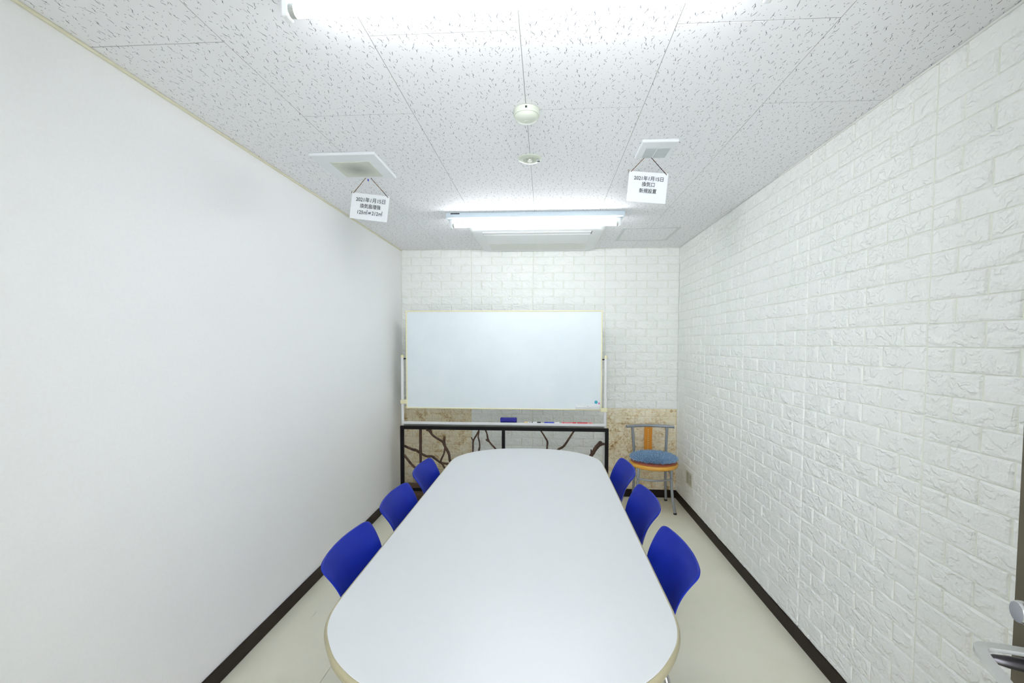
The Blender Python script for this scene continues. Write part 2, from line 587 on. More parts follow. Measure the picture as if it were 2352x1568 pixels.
BR = {}
def brick_for(L, mat):
    key = (round(L, 3), mat)
    if key not in BR:
        BR[key] = [brick_mesh(L, hash((round(L * 1000), k)) & 0xffff, mat) for k in range(5 if L > 0.15 else 3)]
    return rb.choice(BR[key])

def proj(p):
    d = Vector((p[0], p[1], p[2] - CAM_H))
    x, y, z = d.dot(rotm.col[0]), d.dot(rotm.col[1]), d.dot(rotm.col[2])
    if y < 0.05:
        return None
    return 1176 + DCX + F * x / y, 784 + DCY - F * z / y

def panel_rows(u0, u1, start_half):
    """brick lengths of one course inside a panel from u0 to u1"""
    L = 0.1995
    xs = [u0]
    if start_half:
        xs.append(u0 + 0.1)
    while xs[-1] + 0.1 < u1 - 0.02:
        xs.append(xs[-1] + L)
    if xs[-1] > u1 - 0.02:
        xs[-1] = u1
    else:
        xs.append(u1)
    return list(zip(xs[:-1], xs[1:]))

def clad(wall, panels, place, zlo, matfn, hidden, zjit):
    """panels: (u0, u1, parity); place(u, z) -> object matrix of a brick whose local x runs along u"""
    todo = []
    k0 = math.floor((zlo - ZROW) / RH)
    for pi, (u0, u1, par) in enumerate(panels):
        for k in range(k0, 12):
            z = ZROW + k * RH + zjit[pi % len(zjit)]
            if z > ZC - 0.015:
                continue
            zz0, zz1 = max(z, zlo), min(z + RH, ZC - 0.001)
            if zz1 - zz0 < 0.012:
                continue
            for a, b in panel_rows(u0, u1, (k + par) % 2 == 0):
                if b - a < 0.02:
                    continue
                todo.append((a, b, zz0, zz1, matfn(a, b, z)))
    def area(t):
        a, b, z0, z1, m = t
        M = place(a, z0)
        q = [proj(M @ Vector(c)) for c in ((0, 0, 0), (b - a, 0, 0), (b - a, 0, z1 - z0), (0, 0, z1 - z0))]
        if any(c is None for c in q):
            return -1
        mx, my = sum(c[0] for c in q) / 4, sum(c[1] for c in q) / 4
        if not (-60 < mx < 2412 and -60 < my < 1628) or hidden((a + b) / 2, (z0 + z1) / 2):
            return 0
        return 0.5 * abs(sum(q[i][0] * q[(i + 1) % 4][1] - q[(i + 1) % 4][0] * q[i][1] for i in range(4)))
    todo.sort(key=area, reverse=True)
    rest = {}
    for i, (a, b, z0, z1, m) in enumerate(todo):
        me = brick_for(b - a, m)
        M = place(a, z0)
        hs = (z1 - z0) / RH
        if i < 300:
            o = bpy.data.objects.new('brick', me)
            o.matrix_world = M @ Matrix.Diagonal((1, 1, hs, 1))
            COL.objects.link(o)
            o.parent = wall
            if m.startswith('beige'):
                o['label'] = 'brick with a beige sandstone print'
        else:
            mb = rest.setdefault(m, MB())
            S = M @ Matrix.Diagonal((1, 1, hs, 1))
            mb.add([S @ v.co for v in me.vertices], [tuple(p.vertices) for p in me.polygons])
    for m, mb in rest.items():
        o = mb.build('brick_field', m, wall)
        o['kind'] = 'stuff'

# right wall: local x runs towards the camera (-y)
def place_right(u, z):
    return Matrix.Translation((XR, -u, z)) @ Matrix.Rotation(-PI / 2, 4, 'Z')
SP, SY = 0.6963, 1.5863
right_panels = []
for i in range(-2, 5):
    ya, yb = SY + SP * i, min(SY + SP * (i + 1), YB)      # panel spans ya..yb in y
    if yb - ya > 0.01 and yb > 0.2:
        right_panels.append((-yb, -ya, 1 if i < 4 else 0))
clad(wall_right, right_panels, place_right, 0.074, lambda a, b, z: 'white_brick_foam', lambda u, z: -u < 0.55,
     [0.0, -0.0015, 0.001, 0.0, -0.001, 0.0012, 0.0])
# back wall
def place_back(u, z):
    return Matrix.Translation((u, YB, z))
back_panels = [(XL, -0.733, 0), (-0.733, -0.126, 1), (-0.126, 0.574, 1), (0.574, XR, 0)]
def back_mat(a, b, z):
    return 'beige_brick_foam' if (z < 0.80 and ((a + b) / 2 < -0.733 or (a + b) / 2 > 0.574)) else 'white_brick_foam'
clad(wall_back, back_panels, place_back, 0.074, back_mat,
     lambda u, z: (-1.30 < u < 0.53 and 0.97 < z < 1.82) or (-0.65 < u < 0.45 and z < 0.55), [0.0, 0.001, 0.0, -0.0012])

for x0, x1 in ((XL, -0.733), (0.574, XR)):
    MB().box(x0, x1, YB - 0.0006, YB, 0.074, 0.8695).build('beige_panel_backing', 'beige_grout', wall_back)

# ------------------------------------------------------------------ fluorescent lights
def fixture(loc, label, glow):
    t = thing('fluorescent_light', label, 'ceiling light', loc, 0, 'single tube lights on the ceiling')
    # shallow trough body, ends closed, fixed to the ceiling
    h = 0.036
    MB().box(-0.625, 0.625, -0.058, 0.058, -h, -0.0005, 0.004, 2).build('housing', 'fixture_white', t)
    MB().box(-0.60, 0.60, -0.020, 0.020, -h - 0.006, -h, 0.002).build('reflector_ridge', 'fixture_white', t)
    for s in (-1, 1):
        sk = MB().box(s * 0.598 - 0.010, s * 0.598 + 0.010, -0.016, 0.016, -0.096, -h, 0.005, 2).build('lamp_socket', 'white_plastic', t)
    tb = MB()
    prof = []
    tb.tube([(-0.575, 0, -0.074), (0.575, 0, -0.074)], 0.0163, 20)
    tube = tb.build('fluorescent_tube', glow, t, True, auto=50)
    for s in (-1, 1):
        MB().tube([(s * 0.5751, 0, -0.074), (s * 0.588, 0, -0.074)], 0.0166, 20).build('end_cap', 'satin_steel', tube, True, auto=50)
    MB().box(-0.592, -0.528, -0.0592, -0.0580, -0.012, -0.005).build('rating_label', 'ink', t)
    for x in (-0.40, 0.40):
        MB().lathe([(0.004, -0.002), (0.004, 0)], (x, -0.035, -h), 10).build('screw', 'grey_plastic', t)
    return t
light_far = fixture((-0.082, 3.232, ZC), 'white single tube ceiling light near the whiteboard, in front of the air conditioner', 'far_tube_glow')
light_near = fixture((-0.066, 1.149, ZC), 'white single tube ceiling light nearest the camera, cut by the top of the picture', 'near_tube_glow')

# ------------------------------------------------------------------ meeting table
TCX, TY0, TY1, TZ = -0.1265, 0.93, 3.389, 0.70
ENDP = [(0.0, 0.0), (0.10, 0.004), (0.20, 0.024), (0.28, 0.053), (0.345, 0.092), (0.405, 0.145), (0.45, 0.205), (0.482, 0.262), (0.502, 0.33), (0.509, 0.41)]
def outline(off=0.0):
    e = [(p.x, p.y) for p in smooth_pts([(a, b, 0) for a, b in ENDP], 4)]
    pts = []
    for w, d in e: pts.append((TCX + w, TY0 + d))
    for w, d in reversed(e): pts.append((TCX + w, TY1 - d))
    for w, d in e[1:]: pts.append((TCX - w, TY1 - d))
    for w, d in list(reversed(e))[:-1]: pts.append((TCX - w, TY0 + d))
    if off:
        n = len(pts)
        out = []
        for i in range(n):
            a, b = Vector(pts[i - 1]), Vector(pts[(i + 1) % n])
            t = (b - a).normalized()
            out.append((pts[i][0] + t.y * off, pts[i][1] - t.x * off))
        pts = out
    return pts
table = thing('meeting_table', 'long white meeting table with rounded ends and a cream edge', 'table', (TCX, 2.16, 0))
def loft(prof):
    mb = MB()
    n = len(outline())
    vs, fs = [], []
    for off, z in prof:
        vs += [(x, y, z) for x, y in outline(off)]
    for i in range(len(prof) - 1):
        for k in range(n):
            k2 = (k + 1) % n
            fs.append((i * n + k, i * n + k2, (i + 1) * n + k2, (i + 1) * n + k))
    fs.append(tuple(range(n)))
    fs.append(tuple((len(prof) - 1) * n + k for k in reversed(range(n))))
    return mb.add(vs, fs)
def child_at(o, parent):
    o.parent = parent
    o.matrix_parent_inverse = parent.matrix_basis.inverted()
    return o
child_at(loft([(-0.012, TZ - 0.012), (-0.0005, TZ - 0.003), (-0.0005, TZ - 0.0006), (-0.0016, TZ)]).build('tabletop', 'table_laminate'), table)
child_at(loft([(-0.0004, TZ - 0.0009), (0.0022, TZ - 0.0006), (0.0058, TZ - 0.003), (0.0078, TZ - 0.0075), (0.0080, TZ - 0.0135), (0.0056, TZ - 0.0155),
               (0.0050, TZ - 0.0165), (0.0062, TZ - 0.018), (0.0040, TZ - 0.030), (-0.002, TZ - 0.036), (-0.05, TZ - 0.036)][::-1]).build('edge_band', 'table_edging', None, True, auto=40), table)
for yy in (1.28, 3.02):
    for xx in (-0.36, 0.36):
        lg = child_at(MB().tube([(TCX + xx, yy, 0.02), (TCX + xx, yy, TZ - 0.036)], 0.025, 16).build('leg', 'silver_tube', None, True, auto=50), table)
        ft = MB().lathe([(0.028, 0.0), (0.028, 0.014), (0.022, 0.022)], (TCX + xx, yy, 0), 16).build('foot', 'black_rubber', None, True, auto=50)
        ft.parent = lg
        ft.matrix_parent_inverse = (lg.matrix_parent_inverse @ Matrix()).copy() if False else Matrix.Identity(4)
    child_at(MB().box(TCX - 0.34, TCX + 0.34, yy - 0.02, yy + 0.02, TZ - 0.075, TZ - 0.036, 0.003).build('cross_beam', 'silver_tube'), table)

# ------------------------------------------------------------------ blue chairs
def blue_chair():
    t = thing('shell_chair', 'x', 'chair', (0, 0, 0), 0, 'blue chairs around the meeting table')
    # shell: rows along the profile (d forward, z up), half width w, side curl towards the sitter
    rows = [  # d, z, half width, forward curl of the sides, upward curl of the sides
        (0.232, 0.408, 0.165, 0, 0.000), (0.222, 0.428, 0.190, 0, 0.002), (0.195, 0.437, 0.205, 0, 0.006), (0.12, 0.436, 0.215, 0, 0.012),
        (0.03, 0.431, 0.218, 0, 0.018), (-0.06, 0.429, 0.212, 0, 0.022), (-0.125, 0.438, 0.198, 0.006, 0.022), (-0.165, 0.462, 0.180, 0.016, 0.016),
        (-0.186, 0.505, 0.172, 0.028, 0.006), (-0.200, 0.560, 0.177, 0.040, 0), (-0.215, 0.610, 0.183, 0.049, 0), (-0.232, 0.660, 0.192, 0.051, 0),
        (-0.247, 0.694, 0.199, 0.048, 0), (-0.258, 0.720, 0.206, 0.042, 0), (-0.267, 0.739, 0.209, 0.036, 0), (-0.271, 0.751, 0.203, 0.031, 0),
        (-0.274, 0.758, 0.178, 0.023, 0)]
    ns = 10
    vs, fs = [], []
    for d, z, w, fc, uc in rows:
        for j in range(ns + 1):
            s = -1 + 2 * j / ns
            vs.append((d + fc * s * s, w * s, z + uc * s * s))
    for i in range(len(rows) - 1):
        for j in range(ns):
            a = i * (ns + 1) + j
            fs.append((a, a + 1, a + ns + 2, a + ns + 1))
    sh = MB().add(vs, fs).build('shell', 'blue_plastic', t, True)
    so = sh.modifiers.new('thickness', 'SOLIDIFY'); so.thickness = 0.009; so.offset = 1
    su = sh.modifiers.new('smooth', 'SUBSURF'); su.levels = 2; su.render_levels = 2
    for s in (-1, 1):
        for fr in (1, -1):
            top = (0.13 if fr > 0 else -0.115, 0.135 * s, 0.418)
            kn = (0.155 if fr > 0 else -0.145, 0.165 * s, 0.39)
            ft = (0.20 if fr > 0 else -0.235, 0.225 * s, 0.012)
            lg = MB().tube([top, tuple((top[i] * 0.35 + kn[i] * 0.65) for i in range(3)), kn, ft], 0.0105, 12).build('leg', 'chrome', t, True, auto=60)
            MB().lathe([(0.014, 0.0), (0.0155, 0.006), (0.0145, 0.024), (0.011, 0.030)], (ft[0], ft[1], 0.0), 14).build('glide', 'black_rubber', lg, True, auto=60)
    MB().box(-0.12, 0.135, -0.14, -0.125, 0.408, 0.420, 0.002).box(-0.12, 0.135, 0.125, 0.14, 0.408, 0.420, 0.002).box(-0.01, 0.01, -0.13, 0.13, 0.408, 0.420, 0.002).build('seat_frame', 'chrome', t)
    return t
A4 = math.radians(2)
CH = [(0.256, 1.637, PI + A4, 'blue plastic chair nearest the camera on the right side of the table'),
      (0.267, 2.184, PI + A4, 'blue plastic chair in the middle of the right side of the table'),
      (0.263, 2.732, PI + A4, 'blue plastic chair at the far right of the table, before the wooden chair'),
      (-0.50, 1.608, 0, 'blue plastic chair nearest the camera on the left side of the table'),
      (-0.498, 2.133, 0, 'blue plastic chair in the middle of the left side of the table'),
      (-0.503, 2.652, 0, 'blue plastic chair at the far end of the left side, before the branch screen')]
proto = blue_chair()
for i, (x, y, rz, lab) in enumerate(CH):
    if i == 0:
        proto.location = (x, y, 0); proto.rotation_euler = (0, 0, rz); proto['label'] = lab
    else:
        dup(proto, (x, y, 0), rz, lab)

# ------------------------------------------------------------------ whiteboard on its stand
WBY = 4.10
wb = thing('whiteboard', 'large white mobile whiteboard with cream frame standing before the end wall', 'whiteboard', (-0.39, WBY, 0))
P_ = lambda mb, name, mat, sm=False, par=None, auto=50: child_at(mb.build(name, mat, None, sm, auto=auto if sm else None), par or wb)
bx0, bx1, bz0, bz1 = -1.293, 0.513, 0.893, 1.800
P_(MB().box(bx0 + 0.008, bx1 - 0.008, WBY - 0.006, WBY + 0.012, bz0 + 0.008, bz1 - 0.008), 'writing_surface', 'whiteboard_enamel')
fr = MB()
w = 0.011
for a in ((bx0, bx1, bz0, bz0 + w), (bx0, bx1, bz1 - w, bz1), (bx0, bx0 + w, bz0 + w, bz1 - w), (bx1 - w, bx1, bz0 + w, bz1 - w)):
    fr.box(a[0], a[1], WBY - 0.011, WBY + 0.016, a[2], a[3], 0.002)
P_(fr, 'frame', 'cream_plastic')
for s, x in ((-1, -1.330), (1, 0.546)):
    P_(MB().tube([(x, WBY, 0.05), (x, WBY, 1.372)], 0.0135, 16), 'post', 'stand_white', True)
    P_(MB().lathe([(0.0145, 0), (0.0145, 0.014), (0.010, 0.024), (0.003, 0.027)], (x, WBY, 1.366), 16), 'post_cap', 'cream_plastic', True)
    P_(MB().tube([(x + (0.012 if s < 0 else -0.012), WBY, 1.356), (bx0 if s < 0 else bx1, WBY, 1.356)], 0.006, 10), 'pivot', 'black_rubber', True)
    lz = 0.955 if s < 0 else 0.898
    P_(MB().box(x - 0.016, (bx0 + 0.012) if s < 0 else x + 0.016, WBY - 0.022, WBY + 0.02, lz - 0.018, lz + 0.018, 0.004, 2) if s < 0 else
       MB().box(bx1 - 0.012, x + 0.016, WBY - 0.022, WBY + 0.02, lz - 0.018, lz + 0.018, 0.004, 2), 'latch', 'cream_plastic')
    P_(MB().box(x - 0.018, x + 0.018, WBY - 0.26, WBY + 0.24, 0.055, 0.085, 0.004, 2) if False else MB().box(x - 0.018, x + 0.018, WBY - 0.05, WBY + 0.25, 0.055, 0.085, 0.004, 2), 'foot_bar', 'stand_white')
    for yy in (WBY - 0.03, WBY + 0.23):
        P_(MB().tube([(x - 0.012, yy, 0.0285), (x + 0.012, yy, 0.0285)], 0.0285, 18), 'caster', 'black_rubber', True)
P_(MB().box(-1.318, 0.535, WBY - 0.062, WBY - 0.012, 0.757, 0.772, 0.005, 2).box(-1.318, 0.535, WBY - 0.066, WBY - 0.055, 0.755, 0.780, 0.004, 2), 'pen_tray', 'stand_white')
P_(MB().box(-1.318, 0.535, WBY - 0.012, WBY + 0.012, 0.722, 0.757, 0.003), 'cross_bar', 'stand_grey')
TZT = 0.772
def on_tray(x0, x1, h):
    return x0, x1
# eraser on the tray
er = thing('board_eraser', 'blue whiteboard eraser lying on the pen tray', 'eraser', (-0.333, WBY - 0.038, TZT))
MB().box(-0.074, 0.074, -0.018, 0.018, 0.0, 0.012, 0.002).build('felt_pad', 'felt_dark', er)
MB().box(-0.075, 0.075, -0.019, 0.019, 0.0121, 0.050, 0.006, 3).build('grip', 'eraser_blue', er)
bm_ = MB()
arc = [(-0.058 + 0.116 * k / 12, -0.0195, 0.014 + 0.026 * math.sin(PI * k / 12)) for k in range(13)]
bm_.tube(arc, 0.0018, 6).build('grip_ridge', 'eraser_blue', er)
def marker(x0, x1, body, cap, cap_left, label):
    t = thing('marker', label, 'marker', ((x0 + x1) / 2, WBY - 0.038, TZT), 0, 'markers on the pen tray')
    h = (x1 - x0) / 2
    s = -1 if cap_left else 1
    r = 0.0075
    MB().tube([(-s * h, 0, r), (-s * (h - 0.004), 0, r), (s * (h - 0.034), 0, r)], [r * 0.8, r, r], 12).build('barrel', body, t, True, auto=50)
    MB().tube([(s * (h - 0.034), 0, r), (s * (h - 0.003), 0, r), (s * h, 0, r)], [r * 1.06, r * 1.06, r * 0.8], 12).build('cap', cap, t, True, auto=50)
    MB().tube([(-s * (h - 0.012), 0, r), (-s * (h - 0.020), 0, r)], r * 1.03, 12).build('band', cap, t, True, auto=50)
    return t
marker(-0.190, -0.145, 'marker_white', 'marker_yellow', True, 'short whitish marker just right of the blue eraser')
marker(-0.132, -0.038, 'marker_white', 'ink_black', False, 'white marker with a black cap on the pen tray')
marker(-0.008, 0.082, 'marker_blue', 'marker_blue', True, 'blue marker on the pen tray')
marker(0.088, 0.130, 'marker_white', 'marker_white', False, 'white stub of a marker right of the blue marker')
marker(0.150, 0.284, 'marker_pink', 'marker_red', False, 'pink marker with a red cap pointing right')
marker(0.291, 0.385, 'marker_red', 'marker_red', True, 'red marker with its cap pointing left')
marker(0.387, 0.428, 'marker_yellow', 'marker_pink', False, 'yellow stub at the right end of the row of markers')
# things stuck on the board
ms = thing('magnetic_pen_holder', 'white magnetic bar in the lower right corner of the whiteboard', 'holder', (0.388, WBY - 0.006, 0.930))
MB().box(-0.112, 0.108, -0.016, 0, -0.012, 0.0145, 0.003, 2).build('bar', 'white_plastic', ms)
MB().box(-0.112, 0.108, -0.012, 0, -0.026, -0.0125, 0.002).build('lower_lip', 'white_plastic', ms)
MB().box(-0.010, 0.004, -0.0164, -0.016, 0.002, 0.005).build('printed_mark', 'stand_grey', ms)
for x, z, r, mt, lab in ((0.462, 0.969, 0.0145, 'magnet_turquoise', 'round turquoise magnet above the white bar on the board'),
                         (0.489, 0.958, 0.008, 'magnet_pink', 'small pink magnet beside the turquoise one')):
    t = thing('magnet', lab, 'magnet', (x, WBY - 0.006, z), 0, 'magnets on the whiteboard')
    o = MB().lathe([(r, 0), (r, 0.005), (r * 0.85, 0.008), (r * 0.3, 0.009)], (0, 0, 0), 20).build('disc', mt, t, True, auto=50)
    o.rotation_euler = (PI / 2, 0, 0)

# ------------------------------------------------------------------ branch screen in front of the whiteboard
SY0 = 4.00
scr = thing('branch_screen', 'low black metal frame with dark twisted branches in front of the whiteboard', 'screen', (-0.38, SY0 + 0.015, 0))
SPt = lambda mb, name, mat, sm=False: child_at(mb.build(name, mat, None, sm, auto=60 if sm else None), scr)
SPt(MB().box(-1.325, 0.566, SY0, SY0 + 0.03, 0.714, 0.743, 0.0015), 'top_rail', 'black_metal')
SPt(MB().box(-1.295, 0.536, SY0, SY0 + 0.03, 0.143, 0.172, 0.0015), 'bottom_rail', 'black_metal')
for x in (-1.325, 0.536):
    SPt(MB().box(x, x + 0.03, SY0, SY0 + 0.03, 0, 0.714, 0.0015), 'post', 'black_metal')
SPt(MB().box(-0.390, -0.362, SY0, SY0 + 0.03, 0.172, 0.714, 0.0015), 'middle_post', 'black_metal')
SPt(MB().box(-1.27, 0.52, SY0 + 0.0, SY0 + 0.035, 0.1725, 0.212, 0.004, 2), 'wood_ledge', 'dark_plank')
SPt(MB().box(-1.29, 0.53, SY0 - 0.012, SY0 + 0.02, 0.075, 0.1425, 0.004, 2), 'plank', 'dark_plank')
SPt(MB().box(-1.29, 0.53, SY0 - 0.012, SY0 + 0.02, 0.004, 0.072, 0.004, 2), 'plank', 'dark_plank')
BRN = [
 ([(-1.137, .720), (-1.139, .656), (-1.14, .543), (-1.139, .407), (-1.136, .300), (-1.134, .205)], [.0125, .0135, .0125, .0120, .0125, .014]),
 ([(-1.296, .557), (-1.222, .525), (-1.185, .517), (-1.137, .489), (-1.086, .465), (-1.032, .463), (-.996, .438), (-.951, .405), (-.905, .398), (-.872, .387), (-.80, .33), (-.70, .30)],
  [.0105, .011, .0135, .011, .011, .0125, .011, .010, .011, .014, .012, .009]),
 ([(-1.079, .716), (-1.053, .705), (-1.028, .663), (-.972, .625), (-.933, .603), (-.921, .58), (-.905, .547), (-.877, .491), (-.869, .435), (-.857, .401), (-.85, .30), (-.86, .205)],
  [.018, .016, .0095, .0095, .0105, .013, .0125, .0125, .0125, .013, .012, .013]),
 ([(-.917, .648), (-.919, .603), (-.913, .565)], [.0115, .0105, .012]),
 ([(-.909, .553), (-.922, .49), (-.95, .425), (-.934, .389), (-.906, .344), (-.86, .27), (-.83, .205)], [.010, .008, .008, .009, .0095, .0095, .011]),
 ([(-1.294, .475), (-1.246, .411), (-1.206, .366), (-1.12, .29), (-1.07, .205)], [.010, .011, .010, .010, .012]),
 ([(-.608, .735), (-.599, .703), (-.607, .653), (-.596, .608), (-.593, .563), (-.599, .524), (-.61, .40), (-.60, .205)], [.006, .0065, .0065, .0068, .007, .0095, .009, .011]),
 ([(-.602, .709), (-.624, .664), (-.652, .613), (-.655, .562), (-.656, .512), (-.66, .38), (-.655, .205)], [.005, .0075, .0088, .0085, .0085, .009, .011]),
 ([(-.670, .646), (-.653, .613)], [.005, .006]),
 ([(-.555, .738), (-.529, .687), (-.515, .626), (-.484, .582), (-.445, .538), (-.40, .45), (-.42, .205)], [.0065, .0068, .0085, .008, .0085, .009, .011]),
 ([(-.536, .630), (-.512, .612)], [.007, .0085]),
 ([(-.052, .735), (-.018, .686), (.010, .640), (.022, .612), (.019, .551), (.015, .40), (.03, .205)], [.0065, .0065, .0078, .0095, .0078, .009, .011]),
 ([(.277, .738), (.255, .709), (.228, .667), (.196, .615), (.163, .572), (.115, .540), (.06, .44), (.035, .205)], [.0075, .008, .0085, .010, .0105, .011, .011, .012]),
 ([(.503, .616), (.497, .609), (.463, .572), (.441, .539), (.418, .501), (.36, .40), (.30, .205)], [.015, .0225, .0195, .018, .018, .019, .021]),
 ([(.538, .603), (.515, .602), (.49, .595)], [.009, .012, .014]),
 ([(.413, .552), (.416, .530), (.418, .500)], [.0035, .008, .012])]
for i, (pts, rs) in enumerate(BRN):
    yy = SY0 + 0.015 + (0.004 if i % 2 else -0.002)
    k = 4
    sp = smooth_pts([(x, yy + 0.004 * math.sin(7 * j + i), z) for j, (x, z) in enumerate(pts)], k)
    rr = []
    rnd = random.Random(i)
    for j in range(len(rs) - 1):
        for q in range(k):
            rr.append((rs[j] + (rs[j + 1] - rs[j]) * q / k) * rnd.uniform(0.9, 1.1))
    rr.append(rs[-1])
    SPt(MB().tube(sp, rr, 9), 'branch', 'dark_bark', True)

# ------------------------------------------------------------------ corner chair with shaggy cushion
CCX, CCY = 0.985, 4.10
cc = thing('cafe_chair', 'silver tube chair with orange splat and round yellow seat in the corner', 'chair', (CCX, CCY, 0))
CP = lambda mb, name, mat, sm=False, par=None: child_at(mb.build(name, mat, None, sm, auto=50 if sm else None), par or cc)
YR = 4.30
rail = [(0.772 + 0.447 * k / 12, YR + 0.05 * math.sin(PI * k / 12) - 0.02, 0.716 + 0.003 * math.sin(PI * k / 12)) for k in range(13)]
CP(MB().tube(rail, 0.0135, 14), 'back_rail', 'silver_tube', True)
for s in (-1, 1):
    xt, xm, xb = (0.832, 0.850, 0.846) if s < 0 else (1.155, 1.146, 1.158)
    lg = CP(MB().tube(smooth_pts([(xt, YR, 0.708), ((xt + xm) / 2, YR - 0.002, 0.58), (xm, YR - 0.006, 0.44), ((xm + xb) / 2 - 0.004 * s, YR - 0.002, 0.22), (xb, YR + 0.012, 0.012)], 5), 0.0125, 12), 'rear_leg', 'silver_tube', True)
    f = MB().lathe([(0.0145, 0), (0.0150, 0.010), (0.0135, 0.016)], (xb, YR + 0.012, 0), 14).build('foot_cap', 'black_rubber', None, True, auto=50)
    f.parent = lg
    xa, xk, xf = (0.828, 0.820, 0.788) if s < 0 else (1.112, 1.112, 1.146)
    lg = CP(MB().tube(smooth_pts([(xa, 3.975, 0.402), (xk, 3.966, 0.28), ((xk * 0.65 + xf * 0.35), 3.962, 0.13), (xf, 3.960, 0.012)], 5), 0.0125, 12), 'front_leg', 'silver_tube', True)
    f = MB().lathe([(0.0145, 0), (0.0150, 0.010), (0.0135, 0.016)], (xf, 3.960, 0), 14).build('foot_cap', 'black_rubber', None, True, auto=50)
    f.parent = lg
st = [(0.848, YR - 0.004, 0.335), (0.822, 4.15, 0.325), (0.819, 3.968, 0.318), (0.87, 3.93, 0.312), (0.967, 3.915, 0.309), (1.06, 3.93, 0.312), (1.113, 3.968, 0.318), (1.140, 4.15, 0.325), (1.147, YR - 0.004, 0.335)]
CP(MB().tube(smooth_pts(st, 5), 0.0075, 10), 'stretcher', 'silver_tube', True)
sp_ = MB()
vs, fs = [], []
n = 10
for k in range(n + 1):
    z = 0.425 + (0.708 - 0.425) * k / n
    yb = YR + 0.026 + 0.006 * math.sin(PI * k / n)
    for dx, dy in ((-0.037, 0), (0.037, 0), (0.037, 0.009), (-0.037, 0.009)):
        vs.append((0.988 + dx, yb + dy, z))
for k in range(n):
    for q in range(4):
        r = (q + 1) % 4
        fs.append((k * 4 + q, k * 4 + r, k * 4 + 4 + r, k * 4 + 4 + q))
fs += [(0, 1, 2, 3), (n * 4, n * 4 + 3, n * 4 + 2, n * 4 + 1)]
splat = CP(sp_.add(vs, fs), 'back_splat', 'orange_wood')
for k in range(10):
    z = 0.49 + 0.021 * k
    o = MB().tube([(0.986, YR + 0.0315, z), (0.986, YR + 0.0245, z)], 0.0035, 8).build('dot', 'slat_hole', None, True, auto=50)
    o.parent = splat
R = 0.213
CP(MB().lathe([(R - 0.03, 0.398), (R - 0.006, 0.400), (R, 0.408), (R + 0.001, 0.424), (R - 0.004, 0.434), (R - 0.02, 0.437), (R - 0.03, 0.432)], (CCX, CCY, 0), 48), 'seat_ring', 'yellow_wood', True)
CP(MB().lathe([(R - 0.012, 0.4372), (R - 0.011, 0.446), (R - 0.02, 0.452), (0.12, 0.455), (0.02, 0.456)], (CCX, CCY, 0), 40), 'seat_pad', 'terracotta_vinyl', True)

cu = thing('shaggy_cushion', 'round blue shaggy cushion on the seat of the corner chair', 'cushion', (CCX, CCY, 0.458))
def cush_h(r):
    q = min(r / 0.187, 1)
    return 0.012 + 0.017 * math.sqrt(max(0, 1 - q ** 4)) 
MB().lathe([(0.165, 0.0), (0.183, 0.004), (0.187, 0.010), (0.176, 0.019), (0.14, 0.026), (0.06, 0.029), (0.01, 0.029)], (0, 0, 0), 40).build('pad', 'blue_shag', cu, True)
sh = MB()
rs_ = random.Random(5)
for i in range(7000):
    a = rs_.uniform(0, 2 * PI)
    r = 0.187 * math.sqrt(rs_.random())
    if i % 4 == 0:
        r = 0.186
    x, y, z = r * math.cos(a), r * math.sin(a), cush_h(r) - 0.004
    L = rs_.uniform(0.016, 0.036)
    out = 0.25 + 0.75 * (r / 0.187) ** 3
    d = Vector((math.cos(a) * out + rs_.uniform(-.6, .6), math.sin(a) * out + rs_.uniform(-.6, .6), rs_.uniform(0.4, 1.1) if r < 0.181 else rs_.uniform(-0.35, 0.7))).normalized() * L
    if r > 0.16 and z + d.z < -0.002:
        d.z = -z
    b = d.cross(Vector((rs_.uniform(-1, 1), rs_.uniform(-1, 1), 0.3))).normalized() * 0.0021
    p = Vector((x, y, z))
    sh.add([p - b, p + b, p + d * 0.6 + b * 0.9, p + d, p + d * 0.6 - b * 0.9], [(0, 1, 2, 4), (4, 2, 3)])
so_ = sh.build('shag_pile', 'blue_shag', cu)
so_['kind'] = 'stuff'

# ------------------------------------------------------------------ ceiling fittings
# exhaust fan panel (left)
fan = thing('exhaust_fan', 'square white exhaust fan panel with dusty grille on the ceiling', 'fan', (-0.985, 2.315, ZC))
fx0, fx1, fy0, fy1 = -0.168, 0.160, -0.165, 0.155
MB().box(fx0, fx1, fy0, fy1, -0.016, -0.0005, 0.005, 2).build('panel', 'panel_white', fan)
g0 = (-0.100, 0.100, -0.085, 0.112)
gr = MB()
ng = 26
for k in range(ng):
    y = g0[2] + (g0[3] - g0[2]) * (k + 0.5) / ng
    gr.box(g0[0], g0[1], y - 0.0024, y + 0.0024, -0.019, -0.0165)
for k in range(9):
    x = g0[0] + (g0[1] - g0[0]) * k / 8
    gr.box(x - 0.001, x + 0.001, g0[2], g0[3], -0.0183, -0.0166)
o = gr.build('grille', 'dusty_grille', fan, origin=(0, 0.0135, -0.0175))
o['kind'] = 'stuff'
MB().box(g0[0] - 0.001, g0[1] + 0.001, g0[2] - 0.001, g0[3] + 0.001, -0.01655, -0.0160).build('filter', 'dusty_grille', fan, origin=(0, 0.0135, -0.0163))
MB().box(-0.001, 0.004, 0.148, 0.1555, -0.027, -0.016, 0.001).build('clip', 'marker_blue', fan)
